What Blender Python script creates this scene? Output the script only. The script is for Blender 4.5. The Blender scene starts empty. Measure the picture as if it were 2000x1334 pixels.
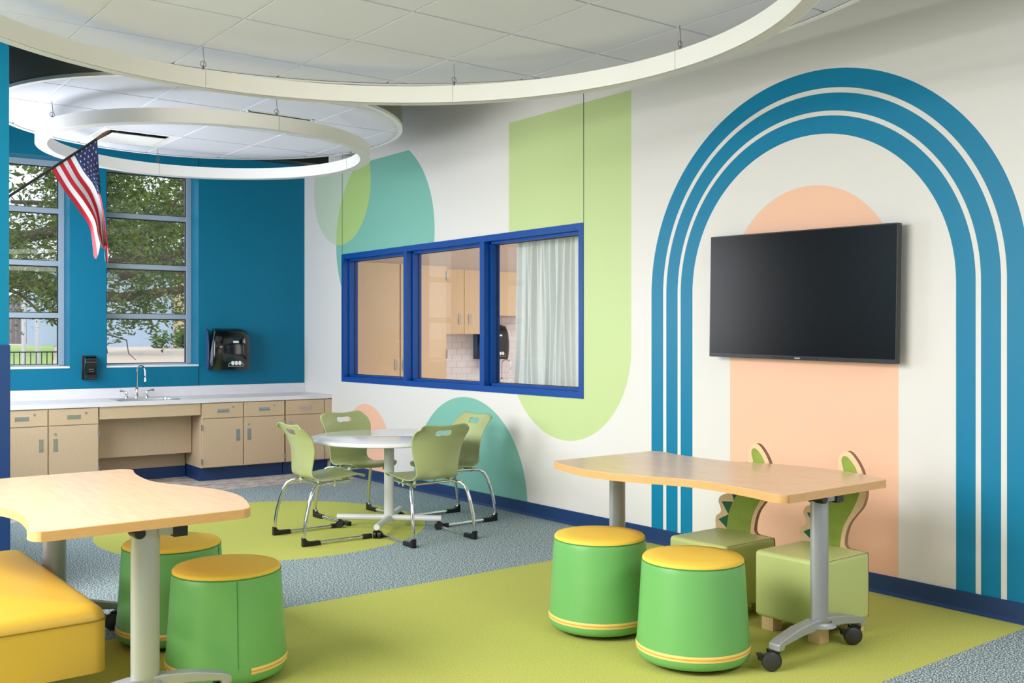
import bpy, math, random
from mathutils import Vector, Matrix
from math import sin, cos, pi, radians, sqrt
sc = bpy.context.scene
COL = sc.collection
# ------------------------------------------------------------------ camera, world, lights, exposure
cd = bpy.data.cameras.new('camera'); cam = bpy.data.objects.new('camera', cd); COL.objects.link(cam)
cd.sensor_width = 36; cd.lens = 35.46; cd.shift_y = -9.5/2000; cd.clip_end = 500
cam.location = (0, 0, 1.45); cam.rotation_euler = (pi/2, 0, -0.665)
sc.camera = cam
w = bpy.data.worlds.new('sky'); sc.world = w; w.use_nodes = True
w.node_tree.nodes['Background'].inputs[0].default_value = (.86, .93, 1, 1)
w.node_tree.nodes['Background'].inputs[1].default_value = 1.6
def area(name, loc, rot, sx, sy, power, col):
    l = bpy.data.lights.new(name, 'AREA'); l.shape = 'RECTANGLE'; l.size = sx; l.size_y = sy; l.energy = power; l.color = col
    o = bpy.data.objects.new(name, l); COL.objects.link(o); o.location = loc; o.rotation_euler = rot; return o
area('daylight_side_windows', (-2.85, 4.4, 2.0), (0, -pi/2, 0), 1.3, 3.0, 130, (1, .97, .94))
area('rear_fill', (1.5, -3.4, 1.5), (pi/2, 0, 0), 5.5, 1.6, 18, (1, .94, .87))  # weak warm fill added behind the camera
area('overhead_fill_left', (-1.5, 4.1, 3.02), (0, radians(-24), 0), 1.8, 3.6, 385, (1, .98, .96))  # unseen overhead fill, added to brighten floor and tabletops
area('overhead_fill_rear', (3.5, -.4, 3.02), (radians(18), 0, 0), 2.6, 1.4, 72, (1, .97, .93))  # second added overhead fill, out of view, lifts the right-hand table
area('alcove_fill', (1.25, 8.6, 1.9), (0, -pi/2, 0), 1.6, 2.6, 115, (.93, .96, 1))  # fill added inside the alcove to brighten the cabinets
area('next_room_lamp', (7.6, 7.4, 2.84), (0, 0, 0), 2.2, 2.2, 75, (1, .96, .92))
area('next_room_side_fill', (6.3, 5.75, 1.7), (pi/2, 0, 0), 1.2, 1.6, 16, (1, .96, .92))  # low side fill, added to bring out the curtain folds
sl = bpy.data.lights.new('sun', 'SUN'); sl.energy = 2.0; sl.angle = radians(3); sl.color = (1, .96, .88)
so = bpy.data.objects.new('sun', sl); COL.objects.link(so); so.rotation_euler = (radians(38), radians(-28), 0)
vs = sc.view_settings; vs.view_transform = 'Standard'; vs.look = 'None'; vs.exposure = 0.02; vs.gamma = 1; vs.use_curve_mapping = False

# ------------------------------------------------------------------ helpers
def lin(c): 
    return tuple((x/255/12.92 if x/255 <= .04045 else ((x/255+.055)/1.055)**2.4) for x in c)
def col4(c): return (*lin(c), 1)
def newmat(name):
    m = bpy.data.materials.new(name); m.use_nodes = True
    nt = m.node_tree; return m, nt, nt.nodes['Principled BSDF']
def N(nt, t, **kw):
    n = nt.nodes.new(t)
    for k, v in kw.items(): setattr(n, k, v)
    return n
def mat(name, rgb, rough=.5, metal=0, spec=.5, noise=0, nscale=40, bump=0, bscale=200, coat=0, sheen=0, stretch=(1, 1, 1)):
    m, nt, b = newmat(name)
    b.inputs['Base Color'].default_value = col4(rgb); b.inputs['Roughness'].default_value = rough
    b.inputs['Metallic'].default_value = metal; b.inputs['Specular IOR Level'].default_value = spec
    b.inputs['Coat Weight'].default_value = coat; b.inputs['Sheen Weight'].default_value = sheen
    tc = N(nt, 'ShaderNodeTexCoord'); mp = N(nt, 'ShaderNodeMapping'); mp.inputs['Scale'].default_value = stretch
    nt.links.new(tc.outputs['Object'], mp.inputs[0])
    if noise:
        n = N(nt, 'ShaderNodeTexNoise'); n.inputs['Scale'].default_value = nscale; n.inputs['Detail'].default_value = 3
        nt.links.new(mp.outputs[0], n.inputs[0])
        r = N(nt, 'ShaderNodeMapRange'); r.inputs[1].default_value = .3; r.inputs[2].default_value = .7
        r.inputs[3].default_value = 1-noise; r.inputs[4].default_value = 1+noise
        nt.links.new(n.outputs[0], r.inputs[0])
        x = N(nt, 'ShaderNodeVectorMath', operation='SCALE'); x.inputs[0].default_value = lin(rgb)
        nt.links.new(r.outputs[0], x.inputs['Scale']); nt.links.new(x.outputs[0], b.inputs['Base Color'])
    if bump:
        n = N(nt, 'ShaderNodeTexNoise'); n.inputs['Scale'].default_value = bscale; nt.links.new(mp.outputs[0], n.inputs[0])
        bp = N(nt, 'ShaderNodeBump'); bp.inputs['Strength'].default_value = bump; bp.inputs['Distance'].default_value = .002
        nt.links.new(n.outputs[0], bp.inputs['Height']); nt.links.new(bp.outputs[0], b.inputs['Normal'])
    return m
# tiny expression layer over Math nodes
class Ex:
    def __init__(s, nt, sock): s.nt = nt; s.s = sock
    def _m(s, op, o=None, clamp=False):
        n = s.nt.nodes.new('ShaderNodeMath'); n.operation = op; n.use_clamp = clamp
        s.nt.links.new(s.s, n.inputs[0])
        if o is not None:
            if isinstance(o, Ex): s.nt.links.new(o.s, n.inputs[1])
            else: n.inputs[1].default_value = o
        return Ex(s.nt, n.outputs[0])
    def __add__(s, o): return s._m('ADD', o)
    def __sub__(s, o): return s._m('SUBTRACT', o)
    def __mul__(s, o): return s._m('MULTIPLY', o)
    def __gt__(s, o): return s._m('GREATER_THAN', o)
    def __lt__(s, o): return s._m('LESS_THAN', o)
    def mx(s, o): return s._m('MAXIMUM', o)
    def mn(s, o): return s._m('MINIMUM', o)
    def sqrt(s): return s._m('SQRT')
    def abs(s): return s._m('ABSOLUTE')
    def inv(s): return s._m('MULTIPLY', -1)+1
def coords(nt):
    tc = N(nt, 'ShaderNodeTexCoord'); sp = N(nt, 'ShaderNodeSeparateXYZ'); nt.links.new(tc.outputs['Object'], sp.inputs[0])
    return tc, [Ex(nt, sp.outputs[i]) for i in range(3)]
def paint(nt, base, mask, rgb):
    x = N(nt, 'ShaderNodeMix', data_type='RGBA'); nt.links.new(mask.s, x.inputs[0])
    if isinstance(base, tuple): x.inputs[6].default_value = base
    else: nt.links.new(base, x.inputs[6])
    if isinstance(rgb, tuple): x.inputs[7].default_value = rgb
    else: nt.links.new(rgb, x.inputs[7])
    return x.outputs[2]
def disc(a, b, ca, cb, r): 
    return ((a-ca)*(a-ca)+(b-cb)*(b-cb)) < r*r
def band(a, lo, hi): return (a > lo)*(a < hi)

class MB:
    def __init__(s): s.v = []; s.f = []; s.mi = []; s.cur = 0
    def add(s, vs_, fs):
        o = len(s.v); s.v += [tuple(p) for p in vs_]
        for f in fs: s.f.append([i+o for i in f]); s.mi.append(s.cur)
    def box(s, a, b, M=None):
        x0, y0, z0 = a; x1, y1, z1 = b
        P = [(x0, y0, z0), (x1, y0, z0), (x1, y1, z0), (x0, y1, z0), (x0, y0, z1), (x1, y0, z1), (x1, y1, z1), (x0, y1, z1)]
        if M: P = [M @ Vector(p) for p in P]
        s.add(P, [(0, 3, 2, 1), (4, 5, 6, 7), (0, 1, 5, 4), (1, 2, 6, 5), (2, 3, 7, 6), (3, 0, 4, 7)]); return s
    def prism(s, pts, h0, h1, axis='z', M=None):
        n = len(pts)
        area2 = sum(pts[i][0]*pts[(i+1) % n][1]-pts[(i+1) % n][0]*pts[i][1] for i in range(n))
        if area2 < 0: pts = pts[::-1]
        def mk(p, h):
            q = {'z': (p[0], p[1], h), 'x': (h, p[0], p[1]), 'y': (p[0], h, p[1])}[axis]
            return M @ Vector(q) if M else q
        P = [mk(p, h0) for p in pts]+[mk(p, h1) for p in pts]
        F = [list(range(n))[::-1], list(range(n, 2*n))]+[[i, (i+1) % n, (i+1) % n+n, i+n] for i in range(n)]
        if axis == 'y': F = [f[::-1] for f in F]
        s.add(P, F); return s
    def tube(s, pts, r, n=10, closed=False, cap=True, rs=None):
        pts = [Vector(p) for p in pts]; m = len(pts); rings = []; up = None
        for i, p in enumerate(pts):
            if closed: t = pts[(i+1) % m]-pts[i-1]
            else: t = (pts[min(i+1, m-1)]-pts[max(i-1, 0)])
            t.normalize()
            if up is None: up = Vector((0, 0, 1)) if abs(t.z) < .9 else Vector((1, 0, 0))
            a = up-t*up.dot(t)
            if a.length < 1e-5: a = t.orthogonal()
            a.normalize(); b = t.cross(a); up = a
            rr = rs[i] if rs else r
            rings.append([p+(a*cos(2*pi*k/n)+b*sin(2*pi*k/n))*rr for k in range(n)])
        P = [q for R_ in rings for q in R_]; F = []
        for i in range(m if closed else m-1):
            j = (i+1) % m
            for k in range(n): F.append([i*n+k, i*n+(k+1) % n, j*n+(k+1) % n, j*n+k])
        if cap and not closed: F += [list(range(n))[::-1], [(m-1)*n+k for k in range(n)]]
        s.add(P, F); return s
    def lathe(s, prof, n=48, c=(0, 0, 0), a0=0, a1=2*pi, axis='z'):
        full = abs(a1-a0-2*pi) < 1e-6; k = n if full else n+1; P = []; F = []
        for r, z in prof:
            for i in range(k):
                a = a0+(a1-a0)*i/n; q = (r*cos(a), r*sin(a), z)
                if axis == 'x': q = (q[2], q[0], q[1])
                if axis == 'y': q = (q[1], q[2], q[0])
                P.append((c[0]+q[0], c[1]+q[1], c[2]+q[2]))
        for j in range(len(prof)-1):
            for i in range(n):
                i2 = (i+1) % k if full else i+1
                F.append([j*k+i, j*k+i2, (j+1)*k+i2, (j+1)*k+i])
        s.add(P, F); return s
    def grid(s, fn, nu, nv):
        P = [fn(i/nu, j/nv) for j in range(nv+1) for i in range(nu+1)]
        s.add(P, [[j*(nu+1)+i, j*(nu+1)+i+1, (j+1)*(nu+1)+i+1, (j+1)*(nu+1)+i] for j in range(nv) for i in range(nu)]); return s
    def build(s, name, m, parent=None, smooth=False, bev=0, seg=2, solid=0, **kw):
        me = bpy.data.meshes.new(name); me.from_pydata(s.v, [], s.f)
        ms = m if isinstance(m, (list, tuple)) else [m]
        for x in ms: me.materials.append(x)
        if len(ms) > 1: me.polygons.foreach_set('material_index', s.mi)
        if smooth: me.polygons.foreach_set('use_smooth', [True]*len(me.polygons))
        me.update()
        o = bpy.data.objects.new(name, me); COL.objects.link(o)
        if parent: o.parent = parent
        if smooth == 'auto' or (smooth and kw.get('auto', True)):
            try:
                me.polygons.foreach_set('use_smooth', [True]*len(me.polygons)); ang = radians(kw.get('ang', 40))
                import bmesh
                bm = bmesh.new(); bm.from_mesh(me); bmesh.ops.remove_doubles(bm, verts=bm.verts, dist=1e-6) if kw.get('weld') else None
                for e in bm.edges:
                    if len(e.link_faces) == 2 and e.calc_face_angle(0) > ang: e.smooth = False
                bm.to_mesh(me); bm.free()
            except Exception as ex: print('auto', ex)
        if solid:
            md = o.modifiers.new('s', 'SOLIDIFY'); md.thickness = solid; md.offset = 0
        if bev:
            md = o.modifiers.new('b', 'BEVEL'); md.width = bev; md.segments = seg; md.limit_method = 'ANGLE'; md.angle_limit = radians(50)
            if seg > 1:
                me.polygons.foreach_set('use_smooth', [True]*len(me.polygons)); md.harden_normals = True
        for k in ('label', 'category', 'group', 'kind'):
            if k in kw: o[k] = kw[k]
        return o
def tag(o, label, cat, group=None):
    o['label'] = label; o['category'] = cat
    if group: o['group'] = group
    return o
def thing(name, label, cat, loc=(0, 0, 0), rz=0, group=None):
    o = bpy.data.objects.new(name, None); COL.objects.link(o); o.location = loc; o.rotation_euler = (0, 0, rz)
    o.empty_display_size = .1
    return tag(o, label, cat, group)
def dup(root, loc, rz, label):
    r = root.copy(); COL.objects.link(r); r.location = loc; r.rotation_euler = (0, 0, rz); r['label'] = label
    for ch in list(root.children):
        c = ch.copy(); COL.objects.link(c); c.parent = r
        for g in list(ch.children):
            d = g.copy(); COL.objects.link(d); d.parent = c
    return r
def textmesh(name, s_, size, m, parent, M, ext=.0006):
    cu = bpy.data.curves.new(name, 'FONT'); cu.body = s_; cu.size = size; cu.extrude = ext; cu.align_x = 'CENTER'; cu.align_y = 'CENTER'; cu.resolution_u = 3
    t = bpy.data.objects.new('tmp', cu); COL.objects.link(t)
    dg = bpy.context.evaluated_depsgraph_get(); me = bpy.data.meshes.new_from_object(t.evaluated_get(dg))
    bpy.data.objects.remove(t); me.transform(M); me.materials.clear(); me.materials.append(m)
    o = bpy.data.objects.new(name, me); COL.objects.link(o); o.parent = parent; return o
def smoothpoly(P, k=6):
    out = []; n = len(P)
    for i in range(n):
        p0, p1, p2, p3 = [Vector(P[(i+j-1) % n]).to_2d() for j in range(4)]
        for q in range(k):
            t = q/k
            out.append(tuple(.5*((2*p1)+(-p0+p2)*t+(2*p0-5*p1+4*p2-p3)*t*t+(-p0+3*p1-3*p2+p3)*t**3)))
    return out
def rrect(x0, y0, x1, y1, r, n=5):
    P = []
    for cx, cy, a in ((x1-r, y1-r, 0), (x0+r, y1-r, pi/2), (x0+r, y0+r, pi), (x1-r, y0+r, 3*pi/2)):
        for i in range(n+1): P.append((cx+r*cos(a+pi/2*i/n), cy+r*sin(a+pi/2*i/n)))
    return P

# ------------------------------------------------------------------ materials
TEAL = (0, 122, 163)
M_ = {}
M_['blue'] = mat('teal_wall_paint', (0, 113, 147), .55, spec=.25, bump=.15, bscale=300)
M_['navypanel'] = mat('navy_panel', (14, 54, 106), .5)
M_['frameblue'] = mat('royal_blue_enamel', (0, 73, 155), .38, spec=.3, bump=.1, bscale=120)
M_['navy'] = mat('navy_rubber_base', (22, 58, 108), .45)
M_['white'] = mat('white_paint', (232, 230, 228), .6)
M_['deck'] = mat('dark_deck_paint', (52, 52, 54), .8)
M_['black'] = mat('black_metal', (14, 14, 16), .45)
M_['fascia'] = mat('grey_fascia', (120, 118, 112), .6)
M_['tile'] = mat('ceiling_tile', (210, 212, 224), .95, noise=.02, nscale=300, bump=.2, bscale=500)
M_['tee'] = mat('ceiling_grid', (236, 236, 236), .5)
M_['ring'] = mat('white_aluminium', (236, 234, 231), .42)
M_['cable'] = mat('steel_cable', (120, 120, 120), .4, metal=.6)
M_['alum'] = mat('anodised_window_frame', (166, 182, 196), .45, metal=.25)
M_['gasket'] = mat('gasket', (20, 24, 28), .6)
M_['sill'] = mat('white_sill', (232, 236, 240), .3)
M_['plastic'] = mat('chair_shell', (172, 181, 124), .33, spec=.5, bump=.12, bscale=700)
M_['chrome'] = mat('chrome', (225, 225, 228), .07, metal=1)
M_['rubber'] = mat('black_plastic', (16, 17, 19), .4)
M_['caster'] = mat('caster_grey', (52, 54, 56), .4)
M_['silver'] = mat('silver_powder_coat', (166, 168, 172), .38, metal=.35)
M_['tabwhite'] = mat('white_laminate', (232, 232, 234), .07)
M_['powder'] = mat('grey_white_powder_coat', (214, 216, 218), .3)
M_['maple'] = mat('maple_laminate', (232, 196, 160), .26, noise=.05, nscale=5, stretch=(8, 1, 8))
M_['edge'] = mat('maple_edge', (216, 168, 110), .35, noise=.05, nscale=20, stretch=(1, 1, 6))
M_['cabv'] = mat('cabinet_laminate_vertical', (206, 182, 150), .42, noise=.045, nscale=30, stretch=(8, 8, .5))
M_['cabh'] = mat('cabinet_laminate_horizontal', (206, 182, 148), .42, noise=.045, nscale=30, stretch=(.5, 8, 8))
M_['counter'] = mat('white_solid_surface', (230, 228, 232), .25, noise=.03, nscale=12, stretch=(1, 1, 5))
M_['stoolg'] = mat('green_vinyl', (110, 176, 100), .36, bump=.1, bscale=900)
M_['stooly'] = mat('yellow_fabric', (242, 200, 74), .8, bump=.2, bscale=1200)
M_['trim'] = mat('pale_yellow_tape', (242, 208, 120), .6)
M_['zip'] = mat('orange_zip', (226, 150, 62), .5)
M_['seam'] = mat('dark_seam', (62, 132, 56), .6)
M_['lime'] = mat('lime_vinyl', (196, 207, 132), .42, bump=.12, bscale=700)
M_['limeseam'] = mat('olive_seam', (122, 134, 62), .6)
M_['ply'] = mat('birch_ply', (232, 198, 156), .5, noise=.05, nscale=20, stretch=(1, 1, 4))
M_['plyedge'] = mat('ply_edge_brown', (158, 112, 82), .6, noise=.1, nscale=90)
M_['leafgreen'] = mat('moss_green_felt', (140, 162, 62), .75, noise=.1, nscale=14)
M_['spike'] = mat('dark_green_felt', (18, 100, 62), .75)
M_['benchy'] = mat('mustard_vinyl', (196, 160, 58), .36, bump=.12, bscale=900)
M_['benchs'] = mat('mustard_seam', (120, 96, 20), .6)
M_['tvbody'] = mat('tv_plastic', (30, 32, 36), .35)
M_['tvscreen'] = mat('tv_screen', (7, 7, 9), .25, spec=.25)
M_['print'] = mat('white_print', (235, 238, 240), .5)
M_['steel'] = mat('brushed_steel', (190, 192, 196), .25, metal=.9)
M_['gloss'] = mat('gloss_black', (14, 17, 20), .12, coat=.5)
M_['gloss2'] = mat('smoky_side_panel', (70, 84, 120), .3)
M_['curtain'] = mat('white_curtain', (230, 233, 229), .8, noise=.02, nscale=60)
M_['beige'] = mat('next_room_wall', (226, 214, 204), .8)
M_['tilew'] = mat('subway_tile', (232, 228, 232), .2)
M_['grout'] = mat('grout', (196, 192, 196), .8)
def glass():
    m, nt, b = newmat('window_glass'); nt.nodes.remove(b); out = nt.nodes['Material Output']
    t = N(nt, 'ShaderNodeBsdfTransparent'); t.inputs[0].default_value = (.985, .99, .99, 1); g = N(nt, 'ShaderNodeBsdfGlossy'); g.inputs['Roughness'].default_value = 0
    lw = N(nt, 'ShaderNodeLayerWeight'); lw.inputs[0].default_value = .5
    pw = N(nt, 'ShaderNodeMath', operation='POWER'); nt.links.new(lw.outputs[1], pw.inputs[0]); pw.inputs[1].default_value = 4
    fr = N(nt, 'ShaderNodeMath', operation='MULTIPLY_ADD'); nt.links.new(pw.outputs[0], fr.inputs[0]); fr.inputs[1].default_value = .4; fr.inputs[2].default_value = .02
    mx = N(nt, 'ShaderNodeMixShader'); nt.links.new(fr.outputs[0], mx.inputs[0]); nt.links.new(t.outputs[0], mx.inputs[1]); nt.links.new(g.outputs[0], mx.inputs[2])
    nt.links.new(mx.outputs[0], out.inputs[0]); return m
M_['glass'] = glass()

def wall_mural():
    m, nt, b = newmat('mural_wall_paint')
    tc, (x, y, z) = coords(nt)
    wht = col4((232, 229, 225)); blue = col4((0, 128, 170)); J = col4((200, 219, 155)); teal = col4((132, 194, 178)); peach = col4((250, 200, 170))
    mint = col4((204, 219, 196)); lg = col4((182, 212, 134))
    c = wht
    # green J
    dy = y-5.917; topclip = z < 3.232
    body = band(y, 5.198, 6.635)*band(z, 1.36, 3.232)
    c = paint(nt, c, body.mx(disc(y, z, 5.917, 1.36, .7185)), J)
    tcirc = disc(y, z, 8.692, 2.43, .945)*topclip; lc = disc(y, z, 9.53, 3.04, .62)*topclip
    c = paint(nt, c, lc, mint); c = paint(nt, c, tcirc, teal); c = paint(nt, c, tcirc*lc, lg)
    c = paint(nt, c, disc(y, z, 7.25, .055, .862), teal)
    c = paint(nt, c, disc(y, z, 9.0, .285, .478), peach)
    # peach capsule and three nested arches
    def arch(r): return disc(y, z, 3.69, 1.74, r).mx(((y-3.69).abs() < r)*(z < 1.74))
    for r, cc in ((1.307, blue), (1.195, wht), (1.165, blue), (1.060, wht), (1.032, blue), (.925, wht)):
        c = paint(nt, c, arch(r), cc)
    c = paint(nt, c, disc(y, z, 3.695, 1.764, .597).mx(((y-3.695).abs() < .597)*(z < 1.764)), peach)
    nt.links.new(c, b.inputs['Base Color']); b.inputs['Roughness'].default_value = .42; b.inputs['Specular IOR Level'].default_value = .3
    n = N(nt, 'ShaderNodeTexNoise'); n.inputs['Scale'].default_value = 160; nt.links.new(tc.outputs['Object'], n.inputs[0])
    bp = N(nt, 'ShaderNodeBump'); bp.inputs['Strength'].default_value = .12; bp.inputs['Distance'].default_value = .002
    nt.links.new(n.outputs[0], bp.inputs['Height']); nt.links.new(bp.outputs[0], b.inputs['Normal'])
    return m
def floor_mat():
    m, nt, b = newmat('carpet_floor')
    tc, (x, y, z) = coords(nt)
    def ramp(scale, stops, stretch=(1, 1, 1), tex='ShaderNodeTexNoise', out=0, detail=2):
        mp = N(nt, 'ShaderNodeMapping'); mp.inputs['Scale'].default_value = stretch; nt.links.new(tc.outputs['Object'], mp.inputs[0])
        n = N(nt, tex); n.inputs['Scale'].default_value = scale
        if tex == 'ShaderNodeTexNoise': n.inputs['Detail'].default_value = detail
        nt.links.new(mp.outputs[0], n.inputs[0])
        r = N(nt, 'ShaderNodeValToRGB'); r.color_ramp.elements[0].position = stops[0][0]; r.color_ramp.elements[0].color = col4(stops[0][1])
        r.color_ramp.elements[1].position = stops[-1][0]; r.color_ramp.elements[1].color = col4(stops[-1][1])
        for p, cc in stops[1:-1]:
            e = r.color_ramp.elements.new(p); e.color = col4(cc)
        nt.links.new(n.outputs[out], r.inputs[0]); return r.outputs[0], n
    base, nb = ramp(115, [(.40, (52, 74, 84)), (.47, (116, 138, 146)), (.54, (150, 170, 174)), (.60, (230, 234, 232))], (1, 1.25, 1), detail=6)
    green, ng = ramp(140, [(.3, (174, 178, 84)), (.7, (202, 205, 114))], detail=4)
    v, nv = ramp(15, [(.0, (120, 116, 122)), (.4, (190, 178, 170)), (.65, (216, 208, 200)), (1, (146, 138, 142))], (1, 2.8, 1), tex='ShaderNodeTexVoronoi', out=1)
    # diagonal weave patches of the vinyl strip by the sink
    mask_g = band(y, 2.375, 4.985).mx(disc(x, y, 3.262, 7.21, 1.214))
    c = paint(nt, base, mask_g, green)
    c = paint(nt, c, y+((x-4.05)*(x-4.05)*.12) > 9.19, v)
    nt.links.new(c, b.inputs['Base Color']); b.inputs['Roughness'].default_value = .95; b.inputs['Specular IOR Level'].default_value = .1
    bp = N(nt, 'ShaderNodeBump'); bp.inputs['Strength'].default_value = .25; bp.inputs['Distance'].default_value = .003
    nt.links.new(nb.outputs[0], bp.inputs['Height']); nt.links.new(bp.outputs[0], b.inputs['Normal'])
    return m
M_['mural'] = wall_mural(); M_['floor'] = floor_mat()

# ------------------------------------------------------------------ room shell
X_W = 5.17
ST = dict(kind='structure')
MB().box((-3.2, -4, -.2), (5.32, 11.2, 0)).build('floor', M_['floor'], **ST)
b = MB(); y0, y1, z0, z1 = 5.712, 9.504, .98, 2.315
b.box((X_W, -4, 0), (5.32, y0, 4.2)).box((X_W, y1, 0), (5.32, 10.6, 4.2)).box((X_W, y0, 0), (5.32, y1, z0)).box((X_W, y0, z1), (5.32, y1, 4.2))
b.build('wall_right', M_['mural'], **ST)
BR = -math.atan(.0538); bx_ = Vector((cos(BR), sin(BR), 0)); by_ = Vector((-sin(BR), cos(BR), 0)); P0 = Vector((5.17, 10.38, 0))
def bw(u, off=0, z=0):
    p = P0-bx_*u-by_*off; return (p.x, p.y, z)
def bwobj(o): o.location = P0; o.rotation_euler = (0, 0, BR); return o
b = MB()   # local: x=-u, y into the wall
WIN = [(1.195, 2.124), (2.47, 3.40)]; ZS, ZH = 1.15, 3.21; TH = .34
edges = [-.15, 1.195, 2.124, 2.47, 3.40, 4.3]
for i in range(5):
    a, c = -edges[i+1], -edges[i]
    if i in (1, 3): b.box((a, 0, 0), (c, TH, ZS)).box((a, 0, ZH), (c, TH, 4.2))
    else: b.box((a, 0, 0), (c, TH, 4.2))
bwobj(b.build('wall_back', M_['blue'], **ST))
MB().box((1.0, 6.02, 0), (1.236, 6.2, 4.2)).box((-3.2, 6.02, 0), (1.0, 6.2, 4.2)).box((1.0, 6.2, 0), (1.18, 11.0, 4.2)).build('wall_left', M_['blue'], **ST)
MB().box((-.6, 6.0, 0), (1.238, 6.019, 1.405)).build('trim_1', M_['navypanel'], bev=.003, **ST)
MB().box((-3.3, -4, 0), (-3.15, 6.2, 4.2)).build('wall_far_left', M_['white'], **ST)
MB().box((-3.3, -4.1, 0), (5.32, -3.95, 4.2)).build('wall_rear', M_['white'], **ST)
MB().box((-3.3, -4.1, 4.2), (5.32, 11.2, 4.3)).build('ceiling', M_['deck'], **ST)
b = MB().prism([(5.17, 0), (5.17, .104), (5.163, .106), (5.158, .10), (5.157, .02), (5.145, .004), (5.143, 0)], -4, 9.74, 'y')
b.build('baseboard_right', M_['navy'], **ST)
# wall panel joints: thin shadow reveals
for (yy, za, zb) in ((5.708, 2.32, 3.6), (9.50, 2.32, 3.6)):
    MB().box((5.1675, yy-.0025, za), (5.1705, yy+.0025, zb)).build('trim_2', M_['cable'], **ST)
bwobj(MB().box((-1.196, -.0025, .93), (-1.191, .002, 1.14)).box((-1.196, -.0025, 3.22), (-1.191, .002, 3.5)).build('trim_3', M_['gasket'], **ST))

# exterior windows
for wi, (ua, ub) in enumerate(WIN):
    root = bpy.data.objects.new('window_%d' % (wi+1), None); COL.objects.link(root); bwobj(root); root['kind'] = 'structure'
    D0, D1 = .25, .32; f = MB(); L, R_ = -ub, -ua; ZB = 1.15
    f.box((L, D0, ZB), (L+.055, D1, ZH)).box((R_-.055, D0, ZB), (R_, D1, ZH)).box((L, D0, ZB), (R_, D1, ZB+.02)).box((L, D0, ZH-.06), (R_, D1, ZH))
    f.build('window_frame', M_['alum'], root, bev=.003)
    zs = [ZB+.02, 1.662, 2.182, 2.708, ZH-.06]
    for z in zs[1:4]: MB().box((L+.055, D0+.002, z-.026), (R_-.055, D1, z+.026)).build('muntin', M_['alum'], root, bev=.002)
    for i in range(4):
        lo = zs[i]+(.026 if i else 0); hi = zs[i+1]-(.026 if i < 3 else 0)
        g = MB(); a, c, t = L+.055, R_-.055, .010
        g.box((a, D0+.012, lo), (a+t, D0+.03, hi)).box((c-t, D0+.012, lo), (c, D0+.03, hi)).box((a, D0+.012, lo), (c, D0+.03, lo+t*.6)).box((a, D0+.012, hi-t), (c, D0+.03, hi))
        g.build('gasket', M_['gasket'], root)
        MB().box((a+.005, D0+.035, lo+.002), (c-.005, D0+.041, hi-.002)).build('pane', M_['glass'], root)
    MB().box((L, -.012, 1.138), (R_, D0, 1.158)).build('window_sill', M_['sill'], root, bev=.003)

# interior borrowed-light window in the mural wall
root = bpy.data.objects.new('window_3', None); COL.objects.link(root); root['kind'] = 'structure'
YA, YB, ZA, ZB = 5.708, 9.508, .976, 2.319; mull = [(6.975, 7.038), (8.222, 8.278)]
f = MB(); xf = 5.163
f.box((xf, YA, ZA), (5.335, YA+.052, ZB)).box((xf, YB-.045, ZA), (5.335, YB, ZB)).box((xf, YA+.052, ZA), (5.335, YB-.045, ZA+.052)).box((xf, YA+.052, ZB-.052), (5.335, YB-.045, ZB))
f.build('window_frame', M_['frameblue'], root)
for a, c in mull: MB().box((xf, a, ZA+.05), (5.335, c, ZB-.05)).build('mullion', M_['frameblue'], root, bev=.002)
ops = [(YA+.052, 6.975), (7.038, 8.222), (8.278, YB-.045)]
for a, c in ops:
    st = MB(); lo, hi = ZA+.052, ZB-.052; t = .022; x0, x1 = 5.225, 5.285
    st.box((x0, a, lo), (x1, a+t, hi)).box((x0, c-t, lo), (x1, c, hi)).box((x0, a, lo), (x1, c, lo+t)).box((x0, a, hi-t), (x1, c, hi))
    st.build('glazing_stop', M_['frameblue'], root, bev=.002)
    gk = MB(); t2 = t+.006; x0, x1 = 5.284, 5.29
    gk.box((x0, a+t, lo+t), (x1, a+t2, hi-t)).box((x0, c-t2, lo+t), (x1, c-t, hi-t)).box((x0, a+t, lo+t), (x1, c-t, lo+t2)).box((x0, a+t, hi-t2), (x1, c-t, hi-t))
    gk.build('gasket', M_['gasket'], root)
    MB().box((5.291, a+.002, lo+.002), (5.297, c-.002, hi-.002)).build('pane', M_['glass'], root)

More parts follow.
